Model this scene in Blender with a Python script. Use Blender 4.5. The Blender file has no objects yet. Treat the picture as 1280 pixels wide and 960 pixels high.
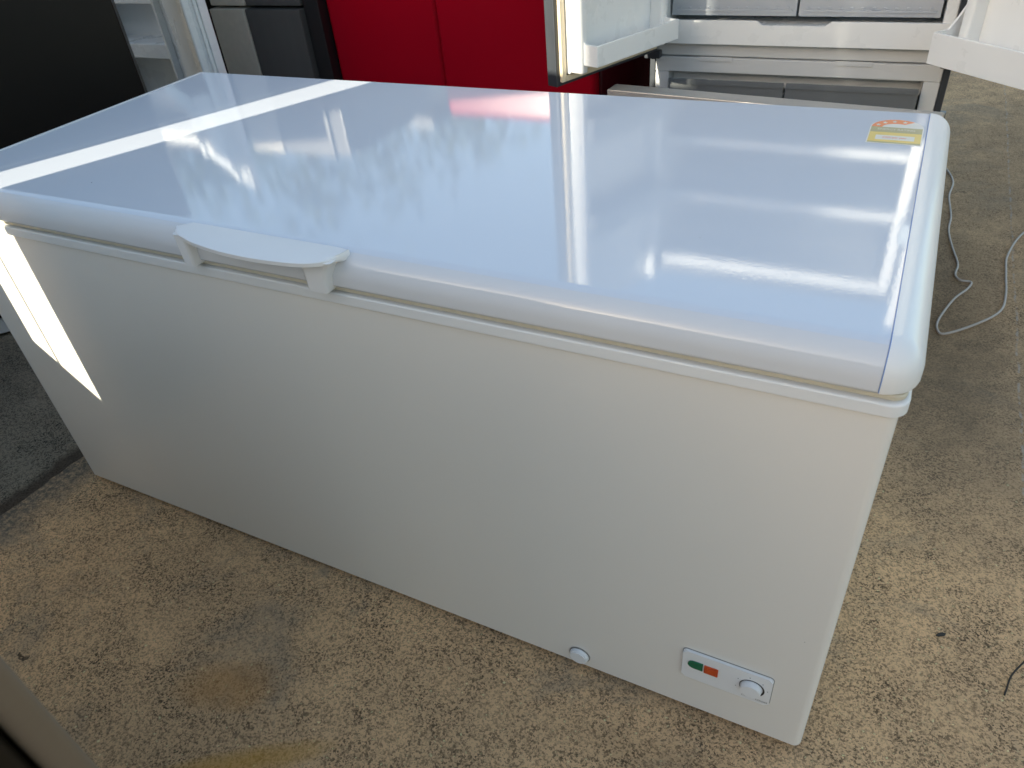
import bpy, bmesh, math, random
from mathutils import Vector, Matrix
random.seed(7)
S = bpy.context.scene
COL = S.collection
R = math.radians

# ------------------------------------------------------------------ camera
cd = bpy.data.cameras.new('camera'); cam = bpy.data.objects.new('camera', cd); COL.objects.link(cam)
cam.location = (-0.06311, -0.75030, 1.34392)
cam.rotation_euler = (0.919593, 0.084768, 0.461904)
cd.sensor_width = 36; cd.lens = 26.08; cd.clip_start = .02; cd.clip_end = 500
cd.dof.use_dof = True; cd.dof.focus_distance = 1.35; cd.dof.aperture_fstop = 9.0
S.camera = cam
S.view_settings.view_transform = 'Standard'; S.view_settings.look = 'None'
S.view_settings.exposure = 1.46; S.view_settings.gamma = 1
S.cycles.max_bounces = 10; S.cycles.transmission_bounces = 8; S.cycles.transparent_max_bounces = 12
S.cycles.sample_clamp_indirect = 8

# ------------------------------------------------------------------ light
TH = R(24.5); EL = R(16.7)
W = bpy.data.worlds.new('World'); S.world = W; W.use_nodes = True
nt = W.node_tree; bg = nt.nodes['Background']
sky = nt.nodes.new('ShaderNodeTexSky'); sky.sky_type = 'NISHITA'; sky.sun_disc = False
sky.sun_elevation = EL; sky.sun_rotation = math.pi + TH; sky.air_density = 1.0; sky.dust_density = 1.1; sky.ozone_density = 1.6
hs = nt.nodes.new('ShaderNodeHueSaturation'); hs.inputs['Saturation'].default_value = 1.0
nt.links.new(sky.outputs[0], hs.inputs['Color']); wb = nt.nodes.new('ShaderNodeMix'); wb.data_type = 'RGBA'; wb.blend_type = 'MULTIPLY'; wb.inputs[0].default_value = 1; wb.inputs[7].default_value = (1.12, .985, .82, 1)  # camera white balance
nt.links.new(hs.outputs[0], wb.inputs[6]); nt.links.new(wb.outputs[2], bg.inputs[0])
bg.inputs[1].default_value = 0.15
sl = bpy.data.lights.new('sun', 'SUN'); sl.energy = 5.0; sl.angle = R(.5); sl.color = (1, .92, .74)
so = bpy.data.objects.new('sun', sl); COL.objects.link(so)
so.rotation_euler = Vector((math.sin(TH)*math.cos(EL), math.cos(TH)*math.cos(EL), -math.sin(EL))).to_track_quat('-Z', 'Y').to_euler()
so.location = (-4, -8, 6)

# ------------------------------------------------------------------ materials
def N(t, kind, **kw):
    n = t.nodes.new(kind)
    for k, v in kw.items():
        if k in n.inputs: n.inputs[k].default_value = v
        else: setattr(n, k, v)
    return n
def paint(name, col, rough=.3, metal=0, var=.04, vscale=6, bump=0, bscale=300, coat=0, spec=.5, trans=0, ior=1.5, rvar=.05, aniso=None, alpha=None):
    m = bpy.data.materials.new(name); m.use_nodes = True; t = m.node_tree; b = t.nodes['Principled BSDF']
    tc = N(t, 'ShaderNodeTexCoord')
    n = N(t, 'ShaderNodeTexNoise', Scale=vscale, Detail=5)
    if aniso:
        mp = N(t, 'ShaderNodeMapping'); mp.inputs['Scale'].default_value = aniso
        t.links.new(tc.outputs['Object'], mp.inputs[0]); t.links.new(mp.outputs[0], n.inputs['Vector'])
    else: t.links.new(tc.outputs['Object'], n.inputs['Vector'])
    mx = N(t, 'ShaderNodeMix', data_type='RGBA')
    mx.inputs[6].default_value = (*[c*(1-var) for c in col], 1); mx.inputs[7].default_value = (*[min(1, c*(1+var)) for c in col], 1)
    t.links.new(n.outputs[0], mx.inputs[0]); t.links.new(mx.outputs[2], b.inputs['Base Color'])
    mr = N(t, 'ShaderNodeMapRange'); mr.inputs['To Min'].default_value = max(0, rough-rvar); mr.inputs['To Max'].default_value = min(1, rough+rvar)
    t.links.new(n.outputs[0], mr.inputs[0]); t.links.new(mr.outputs[0], b.inputs['Roughness'])
    b.inputs['Metallic'].default_value = metal; b.inputs['IOR'].default_value = ior
    b.inputs['Coat Weight'].default_value = coat; b.inputs['Coat Roughness'].default_value = .04
    b.inputs['Specular IOR Level'].default_value = spec; b.inputs['Transmission Weight'].default_value = trans
    if alpha is not None: b.inputs['Alpha'].default_value = alpha
    if bump:
        n2 = N(t, 'ShaderNodeTexNoise', Scale=bscale, Detail=2); t.links.new(tc.outputs['Object'], n2.inputs['Vector'])
        bp = N(t, 'ShaderNodeBump', Strength=bump, Distance=.001)
        t.links.new(n2.outputs[0], bp.inputs['Height']); t.links.new(bp.outputs[0], b.inputs['Normal'])
    return m

def freezer_paint(name, rough, coatbump, specks=True, wave=.0, col=(.80, .80, .79), coat=0):
    """white enamel with orange peel, faint smears and tiny chips"""
    m = paint(name, col, rough, var=.022, vscale=3, rvar=.03, coat=coat)
    t = m.node_tree; b = t.nodes['Principled BSDF']; tc = [n for n in t.nodes if n.type == 'TEX_COORD'][0]
    n2 = N(t, 'ShaderNodeTexNoise', Scale=260, Detail=2); t.links.new(tc.outputs['Object'], n2.inputs['Vector'])
    bp = N(t, 'ShaderNodeBump', Strength=coatbump, Distance=.0004); t.links.new(n2.outputs[0], bp.inputs['Height'])
    n4 = N(t, 'ShaderNodeTexNoise', Scale=5, Detail=1); t.links.new(tc.outputs['Object'], n4.inputs['Vector'])
    bp2 = N(t, 'ShaderNodeBump', Strength=wave, Distance=.003); t.links.new(n4.outputs[0], bp2.inputs['Height'])
    t.links.new(bp2.outputs[0], bp.inputs['Normal']); t.links.new(bp.outputs[0], b.inputs['Normal'])
    if specks:
        v = N(t, 'ShaderNodeTexVoronoi', Scale=7.5); t.links.new(tc.outputs['Object'], v.inputs['Vector'])
        n3 = N(t, 'ShaderNodeTexNoise', Scale=90, Detail=3); t.links.new(tc.outputs['Object'], n3.inputs['Vector'])
        ad = N(t, 'ShaderNodeMath', operation='MULTIPLY_ADD'); ad.inputs[1].default_value = .03
        t.links.new(n3.outputs[0], ad.inputs[0]); t.links.new(v.outputs['Distance'], ad.inputs[2])
        lt = N(t, 'ShaderNodeMath', operation='LESS_THAN'); lt.inputs[1].default_value = .022; t.links.new(ad.outputs[0], lt.inputs[0])
        mx = N(t, 'ShaderNodeMix', data_type='RGBA'); mx.inputs[7].default_value = (.10, .08, .06, 1)
        src = b.inputs['Base Color'].links[0].from_socket
        t.links.new(lt.outputs[0], mx.inputs[0]); t.links.new(src, mx.inputs[6]); t.links.new(mx.outputs[2], b.inputs['Base Color'])
    return m

M = {}
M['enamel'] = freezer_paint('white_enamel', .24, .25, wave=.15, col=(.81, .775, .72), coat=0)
M['enamel'].node_tree.nodes['Principled BSDF'].inputs['Specular IOR Level'].default_value = .9
M['lid'] = freezer_paint('sky_tinted_enamel', .035, .10, specks=True, wave=.015, col=(.665, .705, .77))  # blue of the reflected sky put into the lid top colour
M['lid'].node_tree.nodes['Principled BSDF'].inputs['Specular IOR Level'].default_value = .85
M['cap'] = paint('white_moulding', (.80, .80, .79), .30, var=.02, bump=.1, bscale=200)
M['trim'] = paint('white_trim', (.78, .78, .77), .32, var=.03, vscale=14)
M['gasket'] = paint('cream_gasket', (.62, .57, .45), .6, var=.10, vscale=20)
M['seal_shadow'] = paint('joint_shadow', (.10, .085, .06), .8)  # gap shade around gasket and trim, put in as dark colour
M['lid_front'] = freezer_paint('gloss_white_front', .07, .10, wave=.04, col=(.67, .68, .70))  # same lid panel, with less of the painted sky blue
M['edge_shadow'] = paint('edge_shadow_grey', (.26, .25, .23), .7)  # thin shadow outline round panel and plug, put in as grey
M['film'] = paint('blue_film_edge', (.16, .32, .72), .3)
M['plastic'] = paint('white_plastic', (.80, .80, .80), .35, var=.02, vscale=20)
M['dark_gap'] = paint('dark_gap', (.03, .03, .03), .7)
M['green'] = paint('green_plastic', (.0, .13, .06), .25, var=.25, vscale=60)
M['orange'] = paint('orange_switch', (.55, .07, .01), .3, var=.25, vscale=60)
M['ink'] = paint('black_print', (.02, .02, .022), .5)
M['red'] = paint('red_gloss', (.30, .002, .012), .22, var=.10, vscale=2, spec=.08, bump=.02, bscale=12)
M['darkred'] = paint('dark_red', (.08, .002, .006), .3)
M['brown'] = paint('dark_brown_gloss', (.006, .004, .002), .45, var=.2, vscale=2, bump=.02, bscale=8, spec=.3)
M['black'] = paint('black_satin', (.012, .012, .013), .35, var=.2)
M['charcoal'] = paint('charcoal_steel', (.075, .073, .070), .38, var=.12, vscale=30, aniso=(1, 1, .05), bump=.05)
M['sun_patch'] = paint('sun_patch_steel', (.52, .48, .41), .42, var=.12, vscale=40, bump=.12, bscale=500)  # charcoal door with a sun patch put into the colour
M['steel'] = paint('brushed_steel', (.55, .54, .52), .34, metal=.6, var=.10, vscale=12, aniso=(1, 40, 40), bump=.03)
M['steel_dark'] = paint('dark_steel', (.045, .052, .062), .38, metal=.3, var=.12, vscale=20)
M['liner'] = paint('white_liner', (.84, .85, .84), .28, var=.03, vscale=10, coat=.2)
M['liner_grey'] = paint('grey_liner', (.60, .61, .61), .35, var=.05, vscale=12)
M['liner_in'] = paint('inner_liner', (.62, .63, .63), .4, var=.06)
M['cream'] = paint('cream_liner', (.72, .62, .44), .4, var=.05)
M['yard_white'] = paint('yard_white', (.84, .84, .82), .3, var=.03)
M['cord'] = paint('grey_cord', (.42, .36, .31), .5, var=.15, vscale=20)
M['twig'] = paint('twig', (.03, .025, .02), .8)
M['wood'] = paint('weathered_board', (.30, .22, .14), .8, var=.3, vscale=10, aniso=(1, 1, .1))
M['cladding'] = paint('grey_cladding', (.26, .25, .24), .5, var=.08, vscale=3)
M['render'] = paint('sandy_render', (.36, .28, .19), .8, var=.12, vscale=3, bump=.3, bscale=80)
M['tan_reflector'] = paint('tan_reflector', (.62, .47, .30), .45, var=.05)
M['warm_steel'] = paint('warm_steel', (.15, .112, .078), .45, metal=.1, var=.08, vscale=12, aniso=(1, 1, 30))
M['bark'] = paint('bark', (.10, .075, .055), .9, var=.4, vscale=20)
M['leaf'] = paint('leaf', (.06, .085, .03), .6, var=.5, vscale=2.5)

def glass(name, col=(.9, .95, .97), rough=.06, bump=.3, bscale=60, mixf=.35):
    m = bpy.data.materials.new(name); m.use_nodes = True; t = m.node_tree; t.nodes.clear()
    out = N(t, 'ShaderNodeOutputMaterial'); tr = N(t, 'ShaderNodeBsdfTransparent'); tr.inputs[0].default_value = (*[c*.92 for c in col], 1)
    gl = N(t, 'ShaderNodeBsdfPrincipled'); gl.inputs['Base Color'].default_value = (*[c*.75 for c in col], 1); gl.inputs['Roughness'].default_value = rough
    tc = N(t, 'ShaderNodeTexCoord'); n = N(t, 'ShaderNodeTexNoise', Scale=bscale, Detail=2); t.links.new(tc.outputs['Object'], n.inputs['Vector'])
    bp = N(t, 'ShaderNodeBump', Strength=bump, Distance=.002); t.links.new(n.outputs[0], bp.inputs['Height']); t.links.new(bp.outputs[0], gl.inputs['Normal'])
    fr = N(t, 'ShaderNodeFresnel', IOR=1.5); mr = N(t, 'ShaderNodeMapRange'); mr.inputs['To Min'].default_value = mixf; mr.inputs['To Max'].default_value = 1
    t.links.new(fr.outputs[0], mr.inputs[0])
    mx = N(t, 'ShaderNodeMixShader'); t.links.new(mr.outputs[0], mx.inputs[0]); t.links.new(tr.outputs[0], mx.inputs[1]); t.links.new(gl.outputs[0], mx.inputs[2]); t.links.new(mx.outputs[0], out.inputs[0])
    return m
M['clear'] = glass('clear_plastic', (.93, .97, 1), mixf=.14, rough=.04)
M['milky'] = glass('milky_plastic', (.96, 1, 1.05), .10, .25, 50, mixf=.55)
M['smoke'] = glass('smoky_plastic', (.50, .53, .55), .06, .5, 30, mixf=.35)

def ground_mat(name, light, dark, speck, grain=170, slab=True):
    m = bpy.data.materials.new(name); m.use_nodes = True; t = m.node_tree; b = t.nodes['Principled BSDF']; b.inputs['Roughness'].default_value = .88
    b.inputs['Specular IOR Level'].default_value = .12
    L = t.links.new
    tc = N(t, 'ShaderNodeTexCoord'); P = tc.outputs['Object']
    def noise(s, d=4, r=.6, dist=0):
        n = N(t, 'ShaderNodeTexNoise', Scale=s, Detail=d, Roughness=r, Distortion=dist); L(P, n.inputs['Vector']); return n.outputs[0]
    def ramp(src, a, bb, lo=0, hi=1):
        r = N(t, 'ShaderNodeMapRange'); r.inputs['From Min'].default_value = a; r.inputs['From Max'].default_value = bb; r.inputs['To Min'].default_value = lo; r.inputs['To Max'].default_value = hi; L(src, r.inputs[0]); return r.outputs[0]
    def mix(f, a, bb):
        x = N(t, 'ShaderNodeMix', data_type='RGBA')
        if isinstance(f, float): x.inputs[0].default_value = f
        else: L(f, x.inputs[0])
        for i, v in ((6, a), (7, bb)):
            if isinstance(v, tuple): x.inputs[i].default_value = (*v, 1)
            else: L(v, x.inputs[i])
        return x.outputs[2]
    def math_(op, a, bb):
        x = N(t, 'ShaderNodeMath', operation=op)
        for i, v in ((0, a), (1, bb)):
            if isinstance(v, (int, float)): x.inputs[i].default_value = v
            else: L(v, x.inputs[i])
        return x.outputs[0]
    big = noise(1.3, 5, .62, .4); mid = noise(9, 5, .65)
    f0 = ramp(math_('ADD', math_('MULTIPLY', big, .65), math_('MULTIPLY', mid, .35)), .40, .60)
    base = mix(f0, dark, light)
    # grit: dark pits between grains
    g1 = noise(grain*1.2, 6, .8); g2 = noise(grain*.40, 6, .8)
    vo = N(t, 'ShaderNodeTexVoronoi', Scale=grain*2.0, Randomness=1.0)
    wv = N(t, 'ShaderNodeTexNoise', Scale=grain*2, Detail=2); L(P, wv.inputs['Vector'])
    wa = N(t, 'ShaderNodeVectorMath', operation='MULTIPLY_ADD'); wa.inputs[1].default_value = (.006, .006, .006); L(wv.outputs['Color'], wa.inputs[0]); L(P, wa.inputs[2]); L(wa.outputs[0], vo.inputs['Vector'])
    sc = N(t, 'ShaderNodeSeparateColor'); L(vo.outputs['Color'], sc.inputs[0])
    g1 = math_('ADD', math_('MULTIPLY', g1, .68), math_('MULTIPLY', sc.outputs[0], .32))
    pit = math_('MULTIPLY', ramp(g1, .37, .54, 1, 0), 1.0)
    base = mix(math_('MULTIPLY', pit, ramp(mid, .35, .65, 1.0, .45)), base, speck)
    base = mix(ramp(g2, .54, .66, 0, .65), base, speck)
    base = mix(ramp(noise(grain*.8, 2, .5), .66, .74, 0, .6), base, tuple(min(1, c*1.7) for c in light))
    hgt = math_('ADD', g1, math_('MULTIPLY', g2, .8))
    if slab:
        # grey worn areas, darker blotches, rusty stain streaks
        base = mix(ramp(noise(2.3, 6, .7, .8), .52, .66, 0, .55), base, (.26, .22, .165))
        sep = N(t, 'ShaderNodeSeparateXYZ'); L(P, sep.inputs[0])
        X, Y = sep.outputs[0], sep.outputs[1]
        def blob(cx, cy, ang, rx, ry):
            dx = math_('SUBTRACT', X, cx); dy = math_('SUBTRACT', Y, cy)
            u = math_('ADD', math_('MULTIPLY', dx, math.cos(ang)/rx), math_('MULTIPLY', dy, math.sin(ang)/rx))
            v = math_('ADD', math_('MULTIPLY', dx, -math.sin(ang)/ry), math_('MULTIPLY', dy, math.cos(ang)/ry))
            d = math_('ADD', math_('MULTIPLY', u, u), math_('MULTIPLY', v, v))
            d = math_('ADD', d, math_('MULTIPLY', noise(14, 3), 1.2))
            return ramp(d, .4, 2.2, 1, 0)
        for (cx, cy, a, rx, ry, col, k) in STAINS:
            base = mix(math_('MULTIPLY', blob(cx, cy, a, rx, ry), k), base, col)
        # hairline cracks
        w = N(t, 'ShaderNodeTexVoronoi', feature='DISTANCE_TO_EDGE', Scale=2.6)
        wn = N(t, 'ShaderNodeTexNoise', Scale=6, Detail=6); L(P, wn.inputs['Vector'])
        va = N(t, 'ShaderNodeVectorMath', operation='MULTIPLY_ADD'); va.inputs[1].default_value = (.22, .22, .22)
        L(wn.outputs['Color'], va.inputs[0]); L(P, va.inputs[2]); L(va.outputs[0], w.inputs['Vector'])
        crack = math_('MULTIPLY', ramp(w.outputs['Distance'], .0025, .007, 1, 0), ramp(noise(3.1, 3), .58, .66))
        base = mix(math_('MULTIPLY', crack, .8), base, (.03, .025, .02))
        hgt = math_('SUBTRACT', hgt, math_('MULTIPLY', crack, 1.5))
        # crumbled, dirty margin next to the asphalt
        mg = ramp(math_('ADD', X, math_('MULTIPLY', noise(12, 5), .12)), -1.87, -1.78, 1, 0)
        base = mix(math_('MULTIPLY', mg, ramp(g2, .40, .56, 0, .9)), base, (.09, .085, .07))
        base = mix(math_('MULTIPLY', mg, .3), base, (.25, .22, .17))
        # pale scratched joint along x = .35
        jd = math_('ABSOLUTE', math_('SUBTRACT', math_('ADD', X, math_('MULTIPLY', noise(9, 4), .02)), .372), 0)
        j = math_('MULTIPLY', ramp(jd, .0015, .004, 1, 0), ramp(noise(22, 3), .46, .56))
        base = mix(math_('MULTIPLY', j, .6), base, (.42, .38, .33))
    else:
        sep = N(t, 'ShaderNodeSeparateXYZ'); L(P, sep.inputs[0])
        sm = ramp(math_('ADD', sep.outputs[0], math_('MULTIPLY', noise(18, 5), .07)), -2.02, -1.985, 0, .8)
        base = mix(sm, base, (.07, .05, .035))
    L(base, b.inputs['Base Color'])
    bp = N(t, 'ShaderNodeBump', Strength=.55, Distance=.004); L(hgt, bp.inputs['Height']); L(bp.outputs[0], b.inputs['Normal'])
    return m
STAINS = [(.35, 2.6, R(80), 1.3, .45, (.24, .155, .09), .5), (-1.05, -.32, R(20), .10, .05, (.46, .22, .06), .55), (-.93, -.44, R(35), .17, .025, (.55, .30, .06), .7), (-.70, -.52, R(10), .05, .03, (.16, .14, .11), .4),
          (.28, 1.05, R(80), .45, .30, (.20, .145, .095), .6), (.16, 1.5, R(90), .6, .16, (.15, .105, .065), .6),
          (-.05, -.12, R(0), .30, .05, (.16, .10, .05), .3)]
M['concrete'] = ground_mat('aggregate_concrete', (.82, .53, .285), (.62, .405, .225), (.085, .056, .034), grain=150)
M['asphalt'] = ground_mat('old_asphalt', (.40, .33, .235), (.28, .235, .17), (.018, .018, .016), grain=150, slab=False)

# ------------------------------------------------------------------ mesh helpers
def mesh(name, bm, mat, parent=None, smooth=True, ang=35):
    me = bpy.data.meshes.new(name); bmesh.ops.recalc_face_normals(bm, faces=bm.faces[:]); bm.to_mesh(me); bm.free()
    for mt in (mat if isinstance(mat, (list, tuple)) else [mat]): me.materials.append(mt)
    if smooth:
        me.polygons.foreach_set('use_smooth', [True]*len(me.polygons))
        try: me.set_sharp_from_angle(angle=R(ang))
        except Exception: pass
    o = bpy.data.objects.new(name, me); COL.objects.link(o); o.parent = parent
    if smooth:
        wn = o.modifiers.new('weighted_normals', 'WEIGHTED_NORMAL'); wn.keep_sharp = True; wn.weight = 100
    return o
def tag(o, label=None, cat=None, group=None, kind=None):
    for k, v in (('label', label), ('category', cat), ('group', group), ('kind', kind)):
        if v: o[k] = v
    return o
def thing(name, label, cat, loc=(0, 0, 0), rz=0, group=None):
    o = bpy.data.objects.new(name, None); COL.objects.link(o); o.location = loc; o.rotation_euler = (0, 0, rz); o.empty_display_size = .1
    return tag(o, label, cat, group)
def box(bm, lo, hi, bev=0, seg=2):
    c = [(a+b)/2 for a, b in zip(lo, hi)]; s = [abs(b-a) for a, b in zip(lo, hi)]
    g = bmesh.ops.create_cube(bm, size=1, matrix=Matrix.Translation(c) @ Matrix.Diagonal((*s, 1)))
    if bev:
        es = list({e for v in g['verts'] for e in v.link_edges})
        bmesh.ops.bevel(bm, geom=es, offset=min(bev, min(s)*.45), segments=seg, profile=.5, affect='EDGES')
def B(name, lo, hi, mat, parent, bev=.003, seg=2):
    bm = bmesh.new(); box(bm, lo, hi, bev, seg); return mesh(name, bm, mat, parent)
def BB(name, boxes, mat, parent, bev=.003, seg=2):
    bm = bmesh.new()
    for lo, hi in boxes: box(bm, lo, hi, bev, seg)
    return mesh(name, bm, mat, parent)
def prism(bm, pts, d0, d1, axis='y'):
    """extrude a closed outline (u,z) between d0 and d1 along y (or outline (x,y) along z)"""
    P = (lambda u, v, d: (u, d, v)) if axis == 'y' else (lambda u, v, d: (u, v, d)) if axis == 'z' else (lambda u, v, d: (d, u, v))
    a = [bm.verts.new(P(u, v, d0)) for u, v in pts]; b = [bm.verts.new(P(u, v, d1)) for u, v in pts]
    n = len(pts)
    bm.faces.new(a); bm.faces.new(b[::-1])
    for i in range(n): bm.faces.new((a[i], a[(i+1) % n], b[(i+1) % n], b[i]))
def rrect(x0, z0, x1, z1, r, seg=6):
    pts = []
    for cx, cz, a0 in ((x1-r, z1-r, 0), (x0+r, z1-r, 90), (x0+r, z0+r, 180), (x1-r, z0+r, 270)):
        for i in range(seg+1):
            a = R(a0+90*i/seg); pts.append((cx+r*math.cos(a), cz+r*math.sin(a)))
    return pts
def tube(bm, pts, r, seg=8):
    pts = [Vector(p) for p in pts]; rings = []
    for i, p in enumerate(pts):
        t = (pts[min(i+1, len(pts)-1)]-pts[max(i-1, 0)]).normalized()
        a = t.cross(Vector((0, 0, 1)) if abs(t.z) < .9 else Vector((1, 0, 0))).normalized(); b = t.cross(a)
        rings.append([bm.verts.new(p+(a*math.cos(2*math.pi*k/seg)+b*math.sin(2*math.pi*k/seg))*r) for k in range(seg)])
    for A, C in zip(rings, rings[1:]):
        for k in range(seg): bm.faces.new((A[k], A[(k+1) % seg], C[(k+1) % seg], C[k]))
    bm.faces.new(rings[0]); bm.faces.new(rings[-1][::-1])
def smooth_path(ps, n=8):
    P = [Vector(p) for p in ps]; P = [P[0]]+P+[P[-1]]; out = []
    for i in range(1, len(P)-2):
        for k in range(n):
            t = k/n; a, b, c, d = P[i-1:i+3]
            out.append(.5*((2*b)+(-a+c)*t+(2*a-5*b+4*c-d)*t*t+(-a+3*b-3*c+d)*t**3))
    out.append(P[-2]); return out
def text(name, s, size, mat, parent, loc, rot=(0, 0, 0), thick=.0, xs=1):
    c = bpy.data.curves.new(name, 'FONT'); c.body = s; c.size = size; c.align_x = 'CENTER'; c.align_y = 'CENTER'; c.extrude = thick
    o = bpy.data.objects.new('tmp', c); COL.objects.link(o)
    dg = bpy.context.evaluated_depsgraph_get(); me = bpy.data.meshes.new_from_object(o.evaluated_get(dg))
    bpy.data.objects.remove(o); me.materials.clear(); me.materials.append(mat)
    t = bpy.data.objects.new(name, me); COL.objects.link(t); t.parent = parent; t.location = loc; t.rotation_euler = rot; t.scale = (xs, 1, 1)
    return t

# ------------------------------------------------------------------ setting
bm = bmesh.new(); bmesh.ops.create_grid(bm, x_segments=1, y_segments=1, size=150)
o = mesh('asphalt_ground', bm, M['asphalt'], smooth=False); o.location.z = -.012; tag(o, kind='structure', label='dark old asphalt yard beyond the concrete slab')
bm = bmesh.new()
rnd = random.Random(3); edge = []
y = -9.0
while y < 14: edge.append((-1.972+rnd.uniform(-.006, .006)+.012*math.sin(y*3), y)); y += .03 if -1 < y < 1.5 else .5
pts = edge + [(9, 14), (9, -9)]
top = [bm.verts.new((x, y, 0)) for x, y in pts]; bot = [bm.verts.new((x-.004*(x < 0), y, -.03)) for x, y in pts]
bm.faces.new(top)
for i in range(len(pts)): bm.faces.new((top[i], top[(i+1) % len(pts)], bot[(i+1) % len(pts)], bot[i]))
tag(mesh('concrete_slab', bm, M['concrete'], smooth=False), kind='structure', label='speckled tan aggregate concrete slab under the freezer')

# ------------------------------------------------------------------ chest freezer
L, D, H = 1.8546, .7784, .86
cf = thing('chest_freezer', 'long white chest freezer with closed glossy lid and front handle', 'chest freezer', (-L/2, D/2, 0))
# world-coordinate meshes under an empty at the base: shift the vertices instead
def cfm(name, bm, mat, parent=None, **k):
    bmesh.ops.translate(bm, verts=bm.verts[:], vec=(L/2, -D/2, 0)); return mesh(name, bm, mat, parent or cf, **k)

# cabinet
bm = bmesh.new(); prism(bm, rrect(-L, 0, 0, D-.01, .014, 5), .018, .774, 'z')
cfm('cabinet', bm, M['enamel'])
bm = bmesh.new(); prism(bm, rrect(-L+.03, .03, -.03, D-.03, .01, 2), .0, .018, 'z'); cfm('base', bm, M['dark_gap'])
# cabinet top trim: soft top edge, small painted shadow line below
bm = bmesh.new()
def ring_stack(bm, levels, r0):
    """levels: list of (inset, z); rounded outline"""
    rings = []
    for a, z in levels:
        pts = rrect(-L-.007+a, -.007+a, .007-a, D-.008, max(r0-a, .004), 8)
        rings.append([bm.verts.new((x, y, z)) for x, y in pts])
    for A, C in zip(rings, rings[1:]):
        n = len(A)
        for k in range(n): bm.faces.new((A[k], A[(k+1) % n], C[(k+1) % n], C[k]))
    bm.faces.new(rings[0]); bm.faces.new(rings[-1][::-1])
ring_stack(bm, [(.002, .7705), (.0, .7725), (.0, .7865), (.001, .7885), (.003, .7900), (.016, .7910)], .022)
cfm('rim_trim', bm, M['trim'])
bm = bmesh.new(); ring_stack(bm, [(.014, .7908), (.014, .8045)], .02); cfm('seal_core', bm, M['seal_shadow'])
bm = bmesh.new(); ring_stack(bm, [(.0065, .7925), (.0050, .7935), (.0045, .7985), (.0060, .8005), (.0135, .8010)], .02); cfm('gasket', bm, M['gasket'])
bm = bmesh.new(); ring_stack(bm, [(.0063, .7688), (.0063, .7704)], .02); cfm('trim_shadow_line', bm, M['seal_shadow'])
# lid: rounded front, ends and corners, cut in three mouldings
def lid_bm(grow=0):
    bm = bmesh.new(); rings = []
    zt, zb, rh, rv = H+grow, .8035, .036, .040
    lev = [(.006, zb), (.001, zb+.002), (0, zb+.006)]
    for i in range(0, 13):
        a = R(90*i/12); lev.append((rh*(1-math.cos(a)), zt-rv+rv*math.sin(a)))
    for a, z in lev:
        x0, x1, y0, y1 = -L-.0105-grow+a, .0105+grow-a, -.012-grow+a, D+.004-a*.08
        r = max(.044-a, .010); pts = []
        for cx, cy, a0, rr in ((x1-.006, y1-.006, 0, .006), (x0+.006, y1-.006, 90, .006), (x0+r, y0+r, 180, r), (x1-r, y0+r, 270, r)):
            for i in range(9):
                t = R(a0+90*i/8); pts.append((cx+rr*math.cos(t), cy+rr*math.sin(t)))
        rings.append([bm.verts.new((x, y, z)) for x, y in pts])
    for A, C in zip(rings, rings[1:]):
        n = len(A)
        for k in range(n): bm.faces.new((A[k], A[(k+1) % n], C[(k+1) % n], C[k]))
    bm.faces.new(rings[0]); bm.faces.new(rings[-1][::-1])
    return bm
def cut(bm, x, keep_right):
    bmesh.ops.bisect_plane(bm, geom=bm.verts[:]+bm.edges[:]+bm.faces[:], plane_co=(x, 0, 0), plane_no=(1, 0, 0), clear_inner=keep_right, clear_outer=not keep_right)
    bmesh.ops.holes_fill(bm, edges=[e for e in bm.edges if e.is_boundary])
XC = -.0277
bm = lid_bm(); cut(bm, XC-.0012, False); cut(bm, -L-XC+.0012, True)
def cuty(bm, y, front):
    bmesh.ops.bisect_plane(bm, geom=bm.verts[:]+bm.edges[:]+bm.faces[:], plane_co=(0, y, 0), plane_no=(0, 1, 0), clear_outer=front, clear_inner=not front)
    bmesh.ops.holes_fill(bm, edges=[e for e in bm.edges if e.is_boundary])
b2 = bm.copy(); cuty(bm, .010, False); cuty(b2, .0099, True)
lid = cfm('lid', bm, M['lid'], ang=25); cfm('lid_front_curve', b2, M['lid_front'], lid, ang=60)  # one panel split so the painted sky tint stays on top
bm = lid_bm(.0012); cut(bm, XC, True); cfm('end_cap', bm, M['cap'], lid, ang=50)
bm = lid_bm(.0012); cut(bm, -L-XC, False); cfm('end_cap', bm, M['cap'], lid, ang=50)
bm = lid_bm(.0006); cut(bm, XC-.0008, True); cut(bm, XC+.0002, False); cfm('film_edge', bm, M['film'], lid, ang=50)

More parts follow.
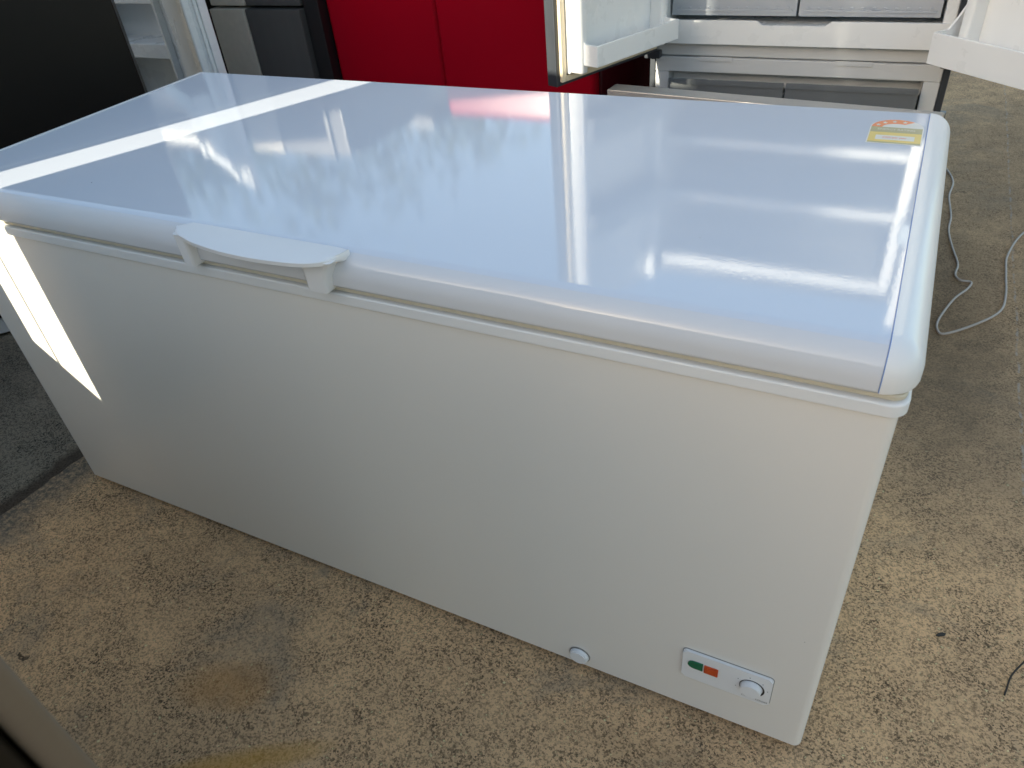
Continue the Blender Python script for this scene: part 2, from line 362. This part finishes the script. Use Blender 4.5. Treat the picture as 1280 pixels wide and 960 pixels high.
# handle: shallow wing flush with the lid top on two curved legs
hx0, hx1, hb = -1.100, -.752, .010
bm = bmesh.new()
outer = [(p.x, p.y) for p in smooth_path([(-1.092, -.010, 0), (-1.085, -.021, 0), (-1.070, -.030, 0), (-1.048, -.038, 0), (-1.021, -.046, 0), (-.979, -.053, 0), (-.941, -.057, 0), (-.892, -.058, 0), (-.843, -.055, 0), (-.808, -.050, 0), (-.786, -.043, 0), (-.770, -.032, 0), (-.762, -.018, 0), (-.757, -.004, 0), (-.7545, .006, 0)], 4)]
zt = H+.0016
rows = []
for (x, yv) in outer:
    lx = []
    hbx = min(hb, -.008+(x+1.0925)*1.1) if x < -1.0 else max(yv+.0012, min(hb, .0075+(-.7545-x)*.1)); mid = min(hbx-.001, -.010) if yv < -.012 else (yv+hbx)/2
    for (yy, zz) in ((hbx, zt+.0004), (mid, zt+.0012), ((yv-.012)*.5, zt+.0014), (yv+.003, zt+.0003), (yv, zt-.0012), (yv+.0005, zt-.0075), (yv+.004, zt-.0092), (max(yv+.004, min(-.006, yv*.5)), zt-.012), (hbx, zt-.014)):
        lx.append(bm.verts.new((x, min(max(yy, yv), max(hbx, yv+.0008)), zz)))
    rows.append(lx)
for A, C in zip(rows, rows[1:]):
    m_ = len(A)
    for k in range(m_): bm.faces.new((A[k], A[(k+1) % m_], C[(k+1) % m_], C[k]))
bm.faces.new(rows[0]); bm.faces.new(rows[-1][::-1])
hd = cfm('handle', bm, M['plastic'], ang=40)
def hleg(x0, x1, flare, dep):
    bm = bmesh.new(); rr = []
    zs = [.8005, .803, .812, .826, .840, .850, .8575]
    for i, z in enumerate(zs):
        t = i/(len(zs)-1); f = flare*t**2.2
        pts = rrect(x0+min(0, f), -.028-dep*t**1.6, x1+max(0, f), .004, .006, 4)
        rr.append([bm.verts.new((x, y, z)) for x, y in pts])
    for A, C in zip(rr, rr[1:]):
        k_ = len(A)
        for k in range(k_): bm.faces.new((A[k], A[(k+1) % k_], C[(k+1) % k_], C[k]))
    bm.faces.new(rr[0]); bm.faces.new(rr[-1][::-1])
    return bm
cfm('handle_leg', hleg(-1.086, -1.062, -.002, .001), M['plastic'], hd, ang=50)
cfm('handle_leg', hleg(-.822, -.786, .025, .006), M['plastic'], hd, ang=50)

# drain plug
bm = bmesh.new()
bmesh.ops.create_cone(bm, segments=28, radius1=.0200, radius2=.0175, depth=.010, cap_ends=True, matrix=Matrix.Translation((-.412, -.0052, .048)) @ Matrix.Rotation(R(90), 4, 'X'))
bmesh.ops.bevel(bm, geom=[e for e in bm.edges if len(e.link_faces) == 2 and e.calc_face_angle() > .8], offset=.002, segments=2, affect='EDGES')
dp = cfm('drain_plug', bm, M['plastic'])
bm = bmesh.new(); bmesh.ops.create_cone(bm, segments=28, radius1=.0215, radius2=.0215, depth=.002, cap_ends=True, matrix=Matrix.Translation((-.412, -.0004, .048)) @ Matrix.Rotation(R(90), 4, 'X'))
cfm('plug_shadow_rim', bm, M['edge_shadow'], dp)  # grey ring painting a thin shadow round the plug
# control panel
bm = bmesh.new(); prism(bm, rrect(-.2145, .1165, -.0645, .1925, .007, 5), -.0060, .002, 'y')
bmesh.ops.bevel(bm, geom=[e for e in bm.edges if all(v.co.y < -.005 for v in e.verts)], offset=.0022, segments=2, affect='EDGES')
cp = cfm('control_panel', bm, M['plastic'])
bm = bmesh.new(); prism(bm, rrect(-.2157, .1151, -.0633, .1939, .008, 5), -.0010, .001, 'y'); cfm('panel_shadow_rim', bm, M['edge_shadow'], cp)  # grey plate painting a thin shadow round the panel
bm = bmesh.new()
gp = [(-.1785, .1525), (-.1785, .1715)] + [(-.1935-.011*math.sin(R(a)), .162+.0095*math.cos(R(a))) for a in range(0, 181, 20)]
prism(bm, gp, -.0085, -.005, 'y'); cfm('indicator_light', bm, M['green'], cp)
bm = bmesh.new(); box(bm, (-.1765, -.0085, .1500), (-.1525, -.005, .1705), .001); box(bm, (-.1735, -.0100, .1530), (-.1555, -.008, .1675), .001); cfm('rocker_switch', bm, M['orange'], cp)
bm = bmesh.new()
bmesh.ops.create_cone(bm, segments=36, radius1=.0178, radius2=.0165, depth=.010, cap_ends=True, matrix=Matrix.Translation((-.0965, -.0110, .1545)) @ Matrix.Rotation(R(90), 4, 'X'))
bmesh.ops.bevel(bm, geom=[e for e in bm.edges if len(e.link_faces) == 2 and e.calc_face_angle() > .8], offset=.0012, segments=2, affect='EDGES')
dl = cfm('dial', bm, M['plastic'], cp)
def arc(bm, cx, cz, a0, a1, ri, ro0, ro1, y, n=40):
    prev = None
    for i in range(n+1):
        t = i/n; a = R(a0+(a1-a0)*t); ro = ro0+(ro1-ro0)*t
        p = [bm.verts.new((cx+r*math.cos(a), y, cz+r*math.sin(a))) for r in (ri, ro)]
        if prev: bm.faces.new((prev[0], prev[1], p[1], p[0]))
        prev = p
bm = bmesh.new(); arc(bm, -.0965, .1545, 220, -50, .0186, .0195, .0222, -.0064)
for a in (200, 150, 100, 50, 10):
    c, s_ = math.cos(R(a)), math.sin(R(a))
    cx, cz = -.0965+.0265*c, .1545+.0265*s_
    q = [bm.verts.new((cx+dx, -.0064, cz+dz)) for dx, dz in ((-.0008, -.0008), (.0008, -.0008), (.0008, .0008), (-.0008, .0008))]; bm.faces.new(q)
cfm('dial_print', bm, M['ink'], cp, smooth=False)
for s_, x_ in (('COLD', -.103), ('COLDER', -.077)):
    t = text('dial_lettering', s_, .0052, M['ink'], cp, (x_+L/2, -.0064-D/2, .1255), (R(90), 0, 0))

# energy rating label, printed flat on the lid's back right corner
M['sticker'] = paint('sticker_paper', (.74, .73, .68), .35, var=.02)
M['st_red'] = paint('sticker_red', (.85, .30, .13), .35, var=.05)
M['st_olive'] = paint('sticker_olive', (.46, .43, .25), .35, var=.05)
M['st_yellow'] = paint('sticker_yellow', (.80, .62, .20), .35, var=.04)
M['st_ink'] = paint('sticker_ink', (.80, .16, .06), .35)
X0, X1, Y0, Y1 = -.1185, -.0335, .6130, .7350
def flat(pts, z, name, mat, parent):
    bm = bmesh.new(); prism(bm, pts, z-.0003, z, 'z'); return cfm(name, bm, mat, parent, smooth=False)
arch = [(X0, Y0), (X1, Y0), (X1, Y0+.080)] + [((X0+X1)/2+(X1-X0)/2*math.cos(R(a)), Y0+.080+(Y1-Y0-.080)*math.sin(R(a))) for a in range(8, 173, 8)] + [(X0, Y0+.080)]
zl = H+.0005
lab = flat(arch, zl, 'energy_label', M['sticker'], lid)
w_ = .002
flat([(X0+w_, Y0+w_), (X1-w_, Y0+w_), (X1-w_, Y0+.007), (X0+w_, Y0+.007)], zl+.0003, 'label_stripe', M['st_olive'], lab)
flat([(X0+w_, Y0+.0075), (X1-w_, Y0+.0075), (X1-w_, Y0+.0535), (X0+w_, Y0+.0535)], zl+.0003, 'label_field', M['st_yellow'], lab)
flat([(X0+w_, Y0+.054), (X1-w_, Y0+.054), (X1-w_, Y0+.080), (X0+w_, Y0+.080)], zl+.0003, 'label_heading', M['st_olive'], lab)
flat([(X0+.013, Y0+.017), (X1-.012, Y0+.017), (X1-.012, Y0+.038), (X0+.013, Y0+.038)], zl+.0006, 'label_panel', M['sticker'], lab)
bm = bmesh.new(); arcp = []
cx, cy = (X0+X1)/2, Y0+.080; ra, rb = (X1-X0)/2-w_, Y1-cy-w_
for a in range(180, 49, -10): arcp.append((cx+ra*math.cos(R(a)), cy+.001+rb*math.sin(R(a))))
for a in range(60, 181, 10): arcp.append((cx+ra*.58*math.cos(R(a)), cy+.001+rb*.48*math.sin(R(a))))
prism(bm, arcp, zl, zl+.0003, 'z'); cfm('label_arc', bm, M['st_red'], lab, smooth=False)
for a in (160, 130, 100, 70):
    sx, sy = cx+ra*.80*math.cos(R(a)), cy+rb*.74*math.sin(R(a))
    flat([(sx+(.0042 if k % 2 == 0 else .0018)*math.cos(R(90+36*k)), sy+(.0062 if k % 2 == 0 else .0028)*math.sin(R(90+36*k))) for k in range(10)], zl+.0006, 'label_star', M['sticker'], lab)
text('label_lettering', 'ENERGY RATING', .0125, M['sticker'], lab, (cx+L/2, Y0+.067-D/2, zl+.0008), xs=.62)
text('label_lettering', 'kWh per year', .0105, M['st_ink'], lab, (cx+L/2, Y0+.0275-D/2, zl+.0009), xs=.62)

# ------------------------------------------------------------------ power cord, leaf, twig
cordp = [(.02, 2.93), (.09, 2.87), (.135, 2.76), (.160, 2.64), (.150, 2.50), (.154, 2.41), (.163, 2.30), (.159, 2.20), (.163, 2.12), (.176, 2.03), (.196, 1.92), (.190, 1.84), (.205, 1.80), (.237, 1.80), (.228, 1.755), (.190, 1.668), (.153, 1.529), (.153, 1.470), (.176, 1.458), (.254, 1.535), (.318, 1.634), (.336, 1.75), (.338, 1.90), (.345, 2.03), (.40, 2.23), (.52, 2.42), (.75, 2.5)]
bm = bmesh.new(); tube(bm, smooth_path([(x, y, .0045+.002*math.sin(i*1.7)) for i, (x, y) in enumerate(cordp)], 7), .0036, 8)
tag(mesh('power_cord', bm, M['cord']), 'thin grey power cord lying in loops on the concrete', 'cord')
bm = bmesh.new(); tube(bm, smooth_path([(.371, .385, .003), (.350, .345, .006), (.326, .300, .007), (.318, .268, .003), (.315, .255, .002)], 5), .0016, 6)
tag(mesh('black_twig', bm, M['twig']), 'short thin black twig on the concrete at the bottom right edge', 'twig')
bm = bmesh.new(); prism(bm, [(-.0115, 0), (-.004, .0045), (.006, .005), (.012, .001), (.006, -.003), (-.004, -.0025)], 0, .002, 'z')
o = mesh('fallen_leaf', bm, M['twig']); o.location = (.208, .345, .0015); o.rotation_euler = (0, R(5), R(35))
tag(o, 'small dark leaf on the concrete right of the freezer', 'leaf')

# ------------------------------------------------------------------ generic closed upright fridge
def upright(name, label, loc, rz, w, d, h, mat, side=None, split=None, group=None, rb=.012, handle=None, plinth=.06):
    t = thing(name, label, 'fridge', loc, rz, group)
    side = side or mat
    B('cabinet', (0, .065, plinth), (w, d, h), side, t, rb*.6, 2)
    B('plinth', (.02, .03, 0), (w-.02, d-.02, plinth+.002), M['black'], t, .002)
    zs = [plinth] + ([split] if split else []) + [h]
    for a, b_ in zip(zs, zs[1:]):
        dr = B('door', (0, 0, a+.004), (w, .060, b_-.004), mat, t, rb, 4)
        B('door_gasket', (.012, .0603, a+.016), (w-.012, .0648, b_-.016), M['black'], dr, .001)
        if handle: B('handle', (.03, -.035, a+.12), (.05, -.002, min(b_-.12, a+.6)), handle, dr, .006, 3)
    return t

# red fridges behind the freezer
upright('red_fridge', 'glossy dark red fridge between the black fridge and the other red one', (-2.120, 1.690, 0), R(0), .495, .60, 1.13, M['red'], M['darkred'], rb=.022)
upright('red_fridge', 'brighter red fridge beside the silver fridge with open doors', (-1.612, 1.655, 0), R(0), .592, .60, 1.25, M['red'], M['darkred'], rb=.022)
# black two-part fridge
t = thing('black_fridge', 'charcoal fridge with a painted sun patch strip left of the red fridges', 'fridge', (-2.655, 1.64, 0))
B('cabinet', (.015, .07, .05), (.535, .68, 1.46), M['black'], t, .006)
B('plinth', (.03, .05, 0), (.50, .6, .047), M['black'], t, .002)
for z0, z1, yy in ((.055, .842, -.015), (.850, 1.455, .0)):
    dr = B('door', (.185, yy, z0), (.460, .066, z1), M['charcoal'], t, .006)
    B('sun_patch_panel', (.0, yy-.004, z0), (.183, .066, z1), M['sun_patch'], dr, .006)  # lighter strip stands for sunlight on the door
B('hinge_side', (.462, .010, .055), (.536, .066, 1.45), M['black'], t, .008)
# black box added to stand for the deep shade in the gap
upright('black_fridge', 'plain black box added to fill the shaded gap behind the silver fridge', (-1.55, 2.50, 0), 0, .80, .6, 1.02, M['black'])

# ------------------------------------------------------------------ brown french-door fridge at the far left
br = thing('open_fridge', 'white-lined fridge standing open behind the dark brown cabinet', 'fridge', (-3.455, 1.60, 0))
w, d, h = .620, .66, 1.48
BB('cabinet', [((0, .0, .05), (.022, d, h)), ((w-.022, 0, .05), (w, d, h)), ((.022, 0, h-.03), (w-.022, d, h)), ((.022, d-.02, .05), (w-.022, d, h-.03)), ((.022, 0, .05), (w-.022, d, .09))], M['brown'], br, .003)
BB('liner', [((.022, .004, .09), (.055, d-.02, h-.03)), ((w-.060, .004, .09), (w-.022, d-.02, h-.03)), ((.055, d-.06, .09), (w-.06, d-.02, h-.03)), ((.055, .004, h-.07), (w-.06, d-.06, h-.03)), ((.055, .004, .09), (w-.06, d-.06, .12)), ((.055, .02, .64), (w-.06, d-.06, .70))], M['liner'], br, .004)
for z in (.865, 1.02, 1.22):
    s_ = B('shelf', (.056, .03, z), (w-.061, .158, z+.008), M['clear'], br, .001); B('shelf_trim', (.056, .018, z-.006), (w-.061, .029, z+.014), M['liner'], s_, .003)
B('inner_back', (.056, .16, .125), (w-.061, .17, h-.075), M['liner'], br, .004)
def door(parent, hinge, dirv, wd, z0, z1, skin, inner, side, thick=.05, bins=(), gasket=M['liner_grey'], lip=.022):
    """dirv: unit vector hinge -> free edge; inner: unit vector out of the inner face. skin slab + liner + bins"""
    dx = Vector((*dirv, 0)).normalized(); nx = Vector((*inner, 0)).normalized()
    m = Matrix(((dx.x, nx.x, 0, hinge[0]), (dx.y, nx.y, 0, hinge[1]), (0, 0, 1, 0), (0, 0, 0, 1)))
    def P(name, bm, mat, par, **k):
        bmesh.ops.transform(bm, matrix=m, verts=bm.verts[:]); return mesh(name, bm, mat, par, **k)
    bm = bmesh.new(); box(bm, (0, 0, z0), (wd, thick, z1), .004, 2); dr = P('door', bm, skin, parent)
    bm = bmesh.new()
    g = .012
    box(bm, (.012, thick, z0+g), (.030, thick+.012, z1-g), .003); box(bm, (wd-.030, thick, z0+g), (wd-.012, thick+.012, z1-g), .003)
    box(bm, (.030, thick, z0+g), (wd-.030, thick+.012, z0+g+.016), .003); box(bm, (.030, thick, z1-g-.016), (wd-.030, thick+.012, z1-g), .003)
    P('gasket', bm, gasket, dr)
    bm = bmesh.new()
    box(bm, (.034, thick, z0+.03), (wd-.034, thick+.020, z1-.03), .006, 3)
    box(bm, (.036, thick+.016, z0+.034), (.064, thick+lip+.045, z1-.034), .008, 3); box(bm, (wd-.064, thick+.016, z0+.034), (wd-.036, thick+lip+.045, z1-.034), .008, 3)
    ln = P('door_liner', bm, side, dr)
    for (zb, hb_, dep, u0, u1, mt) in bins:
        bm = bmesh.new(); v0 = thick+.020; v1 = v0+dep
        box(bm, (u0, v0, zb), (u1, v1, zb+.006), .002); box(bm, (u0, v1-.007, zb+.001), (u1, v1, zb+hb_), .003)
        for ux in (u0, u1-.007):
            # sloping side wall
            pr_ = [(v0, zb+.001), (v1-.004, zb+.001), (v1-.004, zb+hb_-.001), (v0+dep*.55, zb+hb_), (v0+dep*.30, zb+hb_*1.35), (v0, zb+hb_*1.9)]
            prism(bm, pr_, ux+.0004, ux+.0066, 'x')
        P('door_bin', bm, mt, dr)
    return dr
door(br, (w+.014, -.022), (.891, -.454), .53, .075, h, M['liner'], (-.454, -.891), M['liner'], thick=.030, lip=.0, bins=[(1.10, .07, .09, .06, .47, M['liner'])], gasket=M['liner'])
B('hinge_seal', (w+.003, -.012, .09), (w+.012, .02, h-.02), M['black'], br, .002)
t = upright('brown_cabinet', 'wide dark brown cabinet towering behind the left end of the freezer', (-3.006, .212, 0), R(52), 1.0, .50, 1.47, M['brown'], rb=.005)
t['category'] = 'cabinet'
B('kick_panel', (.01, .012, .0), (.99, .029, .058), M['yard_white'], t, .003)

# ------------------------------------------------------------------ silver french-door fridge, doors and freezer drawer open
FX, FY = -.845, 1.70
fr = thing('french_door_fridge', 'silver french-door fridge with both doors and freezer drawer open', 'fridge', (FX, FY, 0))
w, d, h = .862, .66, 1.79
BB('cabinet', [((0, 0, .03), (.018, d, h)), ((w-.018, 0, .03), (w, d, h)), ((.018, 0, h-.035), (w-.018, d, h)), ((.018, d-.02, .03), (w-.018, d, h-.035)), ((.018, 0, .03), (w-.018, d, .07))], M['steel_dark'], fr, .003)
BB('fridge_liner', [((.018, .004, .79), (.050, d-.02, h-.035)), ((w-.050, .004, .79), (w-.018, d-.02, h-.035)), ((.050, d-.07, .79), (w-.05, d-.02, h-.035)), ((.05, .004, h-.075), (w-.05, d-.07, h-.035)), ((.018, -.012, .742), (w-.018, d-.02, .792))], M['liner'], fr, .006)
# moulded front lip with a step in it
bm = bmesh.new()
prism(bm, [(.030, .745), (w-.03, .745), (w-.026, .80), (w-.03, .812), (w*.62, .812), (w*.60, .800), (w*.40, .800), (w*.38, .812), (.032, .812), (.026, .80)], -.020, -.0125, 'y')
mesh('front_lip', bm, M['liner'], fr)
mu = BB('divider', [((.018, .004, .655), (w-.018, .06, .700)), ((.018, .010, .703), (w-.018, .06, .738))], M['liner_grey'], fr, .003)
for x0 in (.16, .56): B('divider_tab', (x0, .000, .690), (x0+.10, .0035, .703), M['liner_grey'], mu, .001)
BB('freezer_liner', [((.018, .004, .07), (.062, d-.02, .655)), ((w-.062, .004, .07), (w-.018, d-.02, .655)), ((.062, d-.07, .07), (w-.062, d-.02, .655)), ((.062, .06, .60), (w-.062, d-.07, .655)), ((.062, .01, .07), (w-.062, d-.07, .10))], M['liner_in'], fr, .004)
for z in (1.10, 1.30, 1.50):
    s_ = B('shelf', (.052, .06, z), (w-.052, d-.08, z+.006), M['clear'], fr, .001)
    BB('shelf_trim', [((.052, .048, z-.010), (w-.052, .0595, z+.014))], M['liner'], s_, .004)
s_ = B('shelf', (.052, .05, 1.000), (w-.052, d-.08, 1.006), M['clear'], fr, .001); B('shelf_trim', (.052, .036, .99), (w-.052, .0495, 1.012), M['clear'], s_, .003)
for x0, x1 in ((.058, .428), (.434, .804)):
    bm = bmesh.new(); zb = .815
    box(bm, (x0, .030, zb), (x1, .036, .975), .002); box(bm, (x0, .036, zb), (x1, .50, zb+.005), .001)
    box(bm, (x0, .036, zb+.005), (x0+.005, .50, .975), .001); box(bm, (x1-.005, .036, zb+.005), (x1, .50, .975), .001)
    box(bm, (x0+.012, .0265, zb+.012), (x1-.012, .0305, zb+.018), .001); box(bm, (x0+.012, .0265, .925), (x1-.012, .0305, .930), .001)
    for k in range(12): box(bm, (x0+.022+k*.029, .0262, zb+.020), (x0+.030+k*.029, .0303, zb+.026), .001)
    cr = mesh('crisper', bm, M['milky'], fr)
    B('crisper_handle', (x0+.005, .018, .945), (x1-.005, .0295, .978), M['clear'], cr, .004)
for x0, x1 in ((.075, .428), (.434, .795)):
    bm = bmesh.new(); box(bm, (x0, -.030, .36), (x1, -.026, .640), .001); box(bm, (x0, -.026, .36), (x1, .50, .365), .001); box(bm, (x0, -.034, .628), (x1, -.0305, .645), .001)
    box(bm, (x0, -.026, .365), (x0+.004, .50, .60), .001); box(bm, (x1-.004, -.026, .365), (x1, .50, .60), .001)
    mesh('freezer_basket', bm, M['smoke'], fr)
# doors
Z0, Z1 = .725, h
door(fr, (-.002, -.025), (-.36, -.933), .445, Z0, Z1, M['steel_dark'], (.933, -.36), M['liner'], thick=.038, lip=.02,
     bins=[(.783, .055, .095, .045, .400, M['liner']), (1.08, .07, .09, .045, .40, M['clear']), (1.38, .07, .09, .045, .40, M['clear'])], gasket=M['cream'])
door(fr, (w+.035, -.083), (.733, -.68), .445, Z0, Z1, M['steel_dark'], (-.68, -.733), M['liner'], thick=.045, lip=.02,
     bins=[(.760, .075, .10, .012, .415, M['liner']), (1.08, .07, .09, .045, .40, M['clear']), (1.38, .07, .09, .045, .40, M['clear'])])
B('hinge', (w-.03, -.030, .700), (w+.02, .0, .722), M['steel_dark'], fr, .003); B('hinge', (-.01, -.030, .700), (.04, 0, .722), M['steel_dark'], fr, .003)
# drawer, pulled out
dy = 1.336-FY
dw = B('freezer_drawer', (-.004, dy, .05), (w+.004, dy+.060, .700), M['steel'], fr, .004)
B('drawer_back_panel', (.03, dy+.0605, .09), (w-.03, dy+.085, .685), M['liner_in'], dw, .006)
bm = bmesh.new()
for x in (.070, w-.075): box(bm, (x, dy+.09, .20), (x+.005, -.05, .42), .001)
box(bm, (.075, dy+.09, .20), (w-.075, dy+.095, .43), .001); box(bm, (.075, dy+.095, .20), (w-.075, -.05, .206), .001)
mesh('drawer_basket', bm, M['smoke'], dw)
for x in (.030, w-.052): B('drawer_rail', (x, dy+.086, .50), (x+.022, .25, .53), M['steel_dark'], dw, .002)
BB('drawer_side', [((.054, dy+.086, .30), (.064, .15, .50))], M['liner'], dw, .002); BB('drawer_side', [((w-.064, dy+.086, .30), (w-.054, .15, .50))], M['liner'], dw, .002)

dw.rotation_euler.z = R(-6); dw.location.x = .030
# ------------------------------------------------------------------ near dark fridge at the photographer's left
t = thing('dark_fridge', 'dark brown fridge edge, very close, in the bottom left corner', 'fridge', (-.458, -.676, 0), R(0))
B('cabinet', (-.24, -.62, .04), (-.004, -.024, 1.06), M['brown'], t, .008, 3)
B('door', (-.24, -.022, .04), (0.0, 0, 1.06), M['warm_steel'], t, .008, 3)
B('plinth', (-.22, -.58, 0), (-.03, -.05, .038), M['black'], t, .002)
B('warm_reflector', (-.23, .0005, .06), (-.06, .004, 1.05), M['tan_reflector'], t, .001)  # hidden tan plate added to warm the reflection in the freezer front

upright('black_fridge', 'unseen black box added at the front left to darken the freezer front', (-.875, -.835, 0), math.pi, .515, .42, 1.32, M['black'])  # added dark body that deepens the middle of the freezer front

# ------------------------------------------------------------------ the rest of the yard, turned to the sun's direction (unseen, placed to cast the shade and the sun stripes)
def su(s, u): return (math.cos(TH)*s+math.sin(TH)*u, -math.sin(TH)*s+math.cos(TH)*u, 0)
def yard(name, label, s0, s1, u0, u1, h, mat, split=None, overhang=None, group=None):
    # front faces the freezer (+u): origin at (s1,u1), turned by 180 degrees
    t = upright(name, label, su(s1, u1), -TH+math.pi, s1-s0, u1-u0, h, mat, split=split, group=group)
    return t
yard('white_sun_blocker', 'unseen white fridge placed right of the narrow gap to edge the sun stripe', -1.467, -.93, -1.92, -1.30, 1.38, M['yard_white'], .5)  # unseen, edge and height set to shape the sun stripe
tA = yard('white_sun_blocker', 'unseen tall white fridge placed left of the narrow gap to edge the sun stripe', -2.295, -1.605, -1.95, -1.30, 1.84, M['yard_white'], 1.2)
B('slit_mask', (-.030, .07, 1.07), (-.002, .60, 1.79), M['yard_white'], tA, .003)  # added flap that masks the upper part of the sun slit
B('stripe_bar', (-.056, .30, .05), (-.049, .31, 1.08), M['trim'], tA, .001)  # added bar for the thin dark line in the sun stripe
yard('steel_sun_blocker', 'unseen tall silver fridge added to close a sun leak in the row', -2.80, -2.27, -2.62, -1.98, 1.80, M['steel'], 1.1)
yard('steel_sun_blocker', 'unseen wide silver block added to shade the far left', -5.2, -2.79, -1.95, -1.30, 1.85, M['steel'], 1.1)  # added and stretched wide so no sun passes at the far left
bm = bmesh.new(); prism(bm, [(-1.70, 0), (-1.37, 0), (-1.37, .64), (-1.458, .725), (-1.612, .855), (-1.70, .92)], -1.99, -1.965, 'y')
o = mesh('stripe_cutoff_board', bm, M['wood']); o.rotation_euler.z = -TH; tag(o, 'unseen slanted board added in the narrow gap to cut off the sun stripe', 'board')  # added board whose sloping top ends the sun stripe
# unseen building added behind the photographer to block the low sun
wh = thing('sun_block_building', 'long sandy rendered building added unseen behind the photographer to block the sun', 'building', (0, 0, 0), -TH)
B('wall', (-.95, -18, 0), (16, -12, 5.20), M['render'], wh, .01)
B('sun_mask_pier', (-1.365, -13.5, 0), (-.953, -12.0, 5.62), M['render'], wh, .01)  # added height that keeps sun off part of the open fridge
B('coping', (-.95, -18.05, 5.203), (16, -11.92, 5.27), M['cladding'], wh, .01)
for i in range(4):
    x = 1.0+i*3.6
    dr = B('roller_door', (x, -12.0, .02), (x+2.4, -11.94, 2.9), M['cladding'], wh, .01)

# far left shed and trees (seen mirrored in the lid)
sh = thing('shed', 'grey shed standing beyond the fridges at the left', 'building', (-6.6, 4.2, 0))
B('wall', (0, 0, 0), (3.2, 2.5, 2.15), M['cladding'], sh, .01); B('roof', (-.1, -.15, 2.153), (3.3, 2.6, 2.22), M['steel_dark'], sh, .01)
def tree(loc, h, r, seed, label):
    rd = random.Random(seed); t = thing('gum_tree', label, 'tree', loc)
    bm = bmesh.new(); clumps = []
    def limb(p, q, r0, r1):
        p, q = Vector(p), Vector(q); a = (q-p).normalized(); s = a.orthogonal().normalized(); c = a.cross(s)
        A = [bm.verts.new(p+(s*math.cos(k*math.pi/3)+c*math.sin(k*math.pi/3))*r0) for k in range(6)]; C = [bm.verts.new(q+(s*math.cos(k*math.pi/3)+c*math.sin(k*math.pi/3))*r1) for k in range(6)]
        for k in range(6): bm.faces.new((A[k], A[(k+1) % 6], C[(k+1) % 6], C[k]))
    top = (0.1, 0, h*.55); limb((0, 0, 0), top, r*.09, r*.05)
    for i in range(9):
        a = rd.uniform(0, 6.28); q = (math.cos(a)*r*rd.uniform(.3, .8), math.sin(a)*r*rd.uniform(.3, .8), h*rd.uniform(.55, .92)); limb((0.05, 0, h*rd.uniform(.35, .55)), q, r*.04, r*.012); clumps.append(Vector(q))
    clumps.append(Vector((0, 0, h*.95))); mesh('trunk', bm, M['bark'], t)
    bm = bmesh.new()
    for c in clumps:
        for i in range(330):
            v = Vector((rd.gauss(0, 1), rd.gauss(0, 1), rd.gauss(0, .8)))*r*.20; p = c+v
            a = Vector((rd.uniform(-1, 1), rd.uniform(-1, 1), rd.uniform(-1, 1))).normalized(); b_ = a.orthogonal().normalized(); s = rd.uniform(.05, .11)
            bm.faces.new([bm.verts.new(p+a*s), bm.verts.new(p+b_*s*.5), bm.verts.new(p-a*s), bm.verts.new(p-b_*s*.5)])
    mesh('crown', bm, M['leaf'], t, smooth=False)
tree((-8.2, 9.5, 0), 5.4, 2.4, 1, 'leafy tree beyond the shed, the nearer and broader one')
tree((-11.8, 9.0, 0), 5.6, 2.2, 2, 'leafy tree beyond the shed, the farther one at the left')
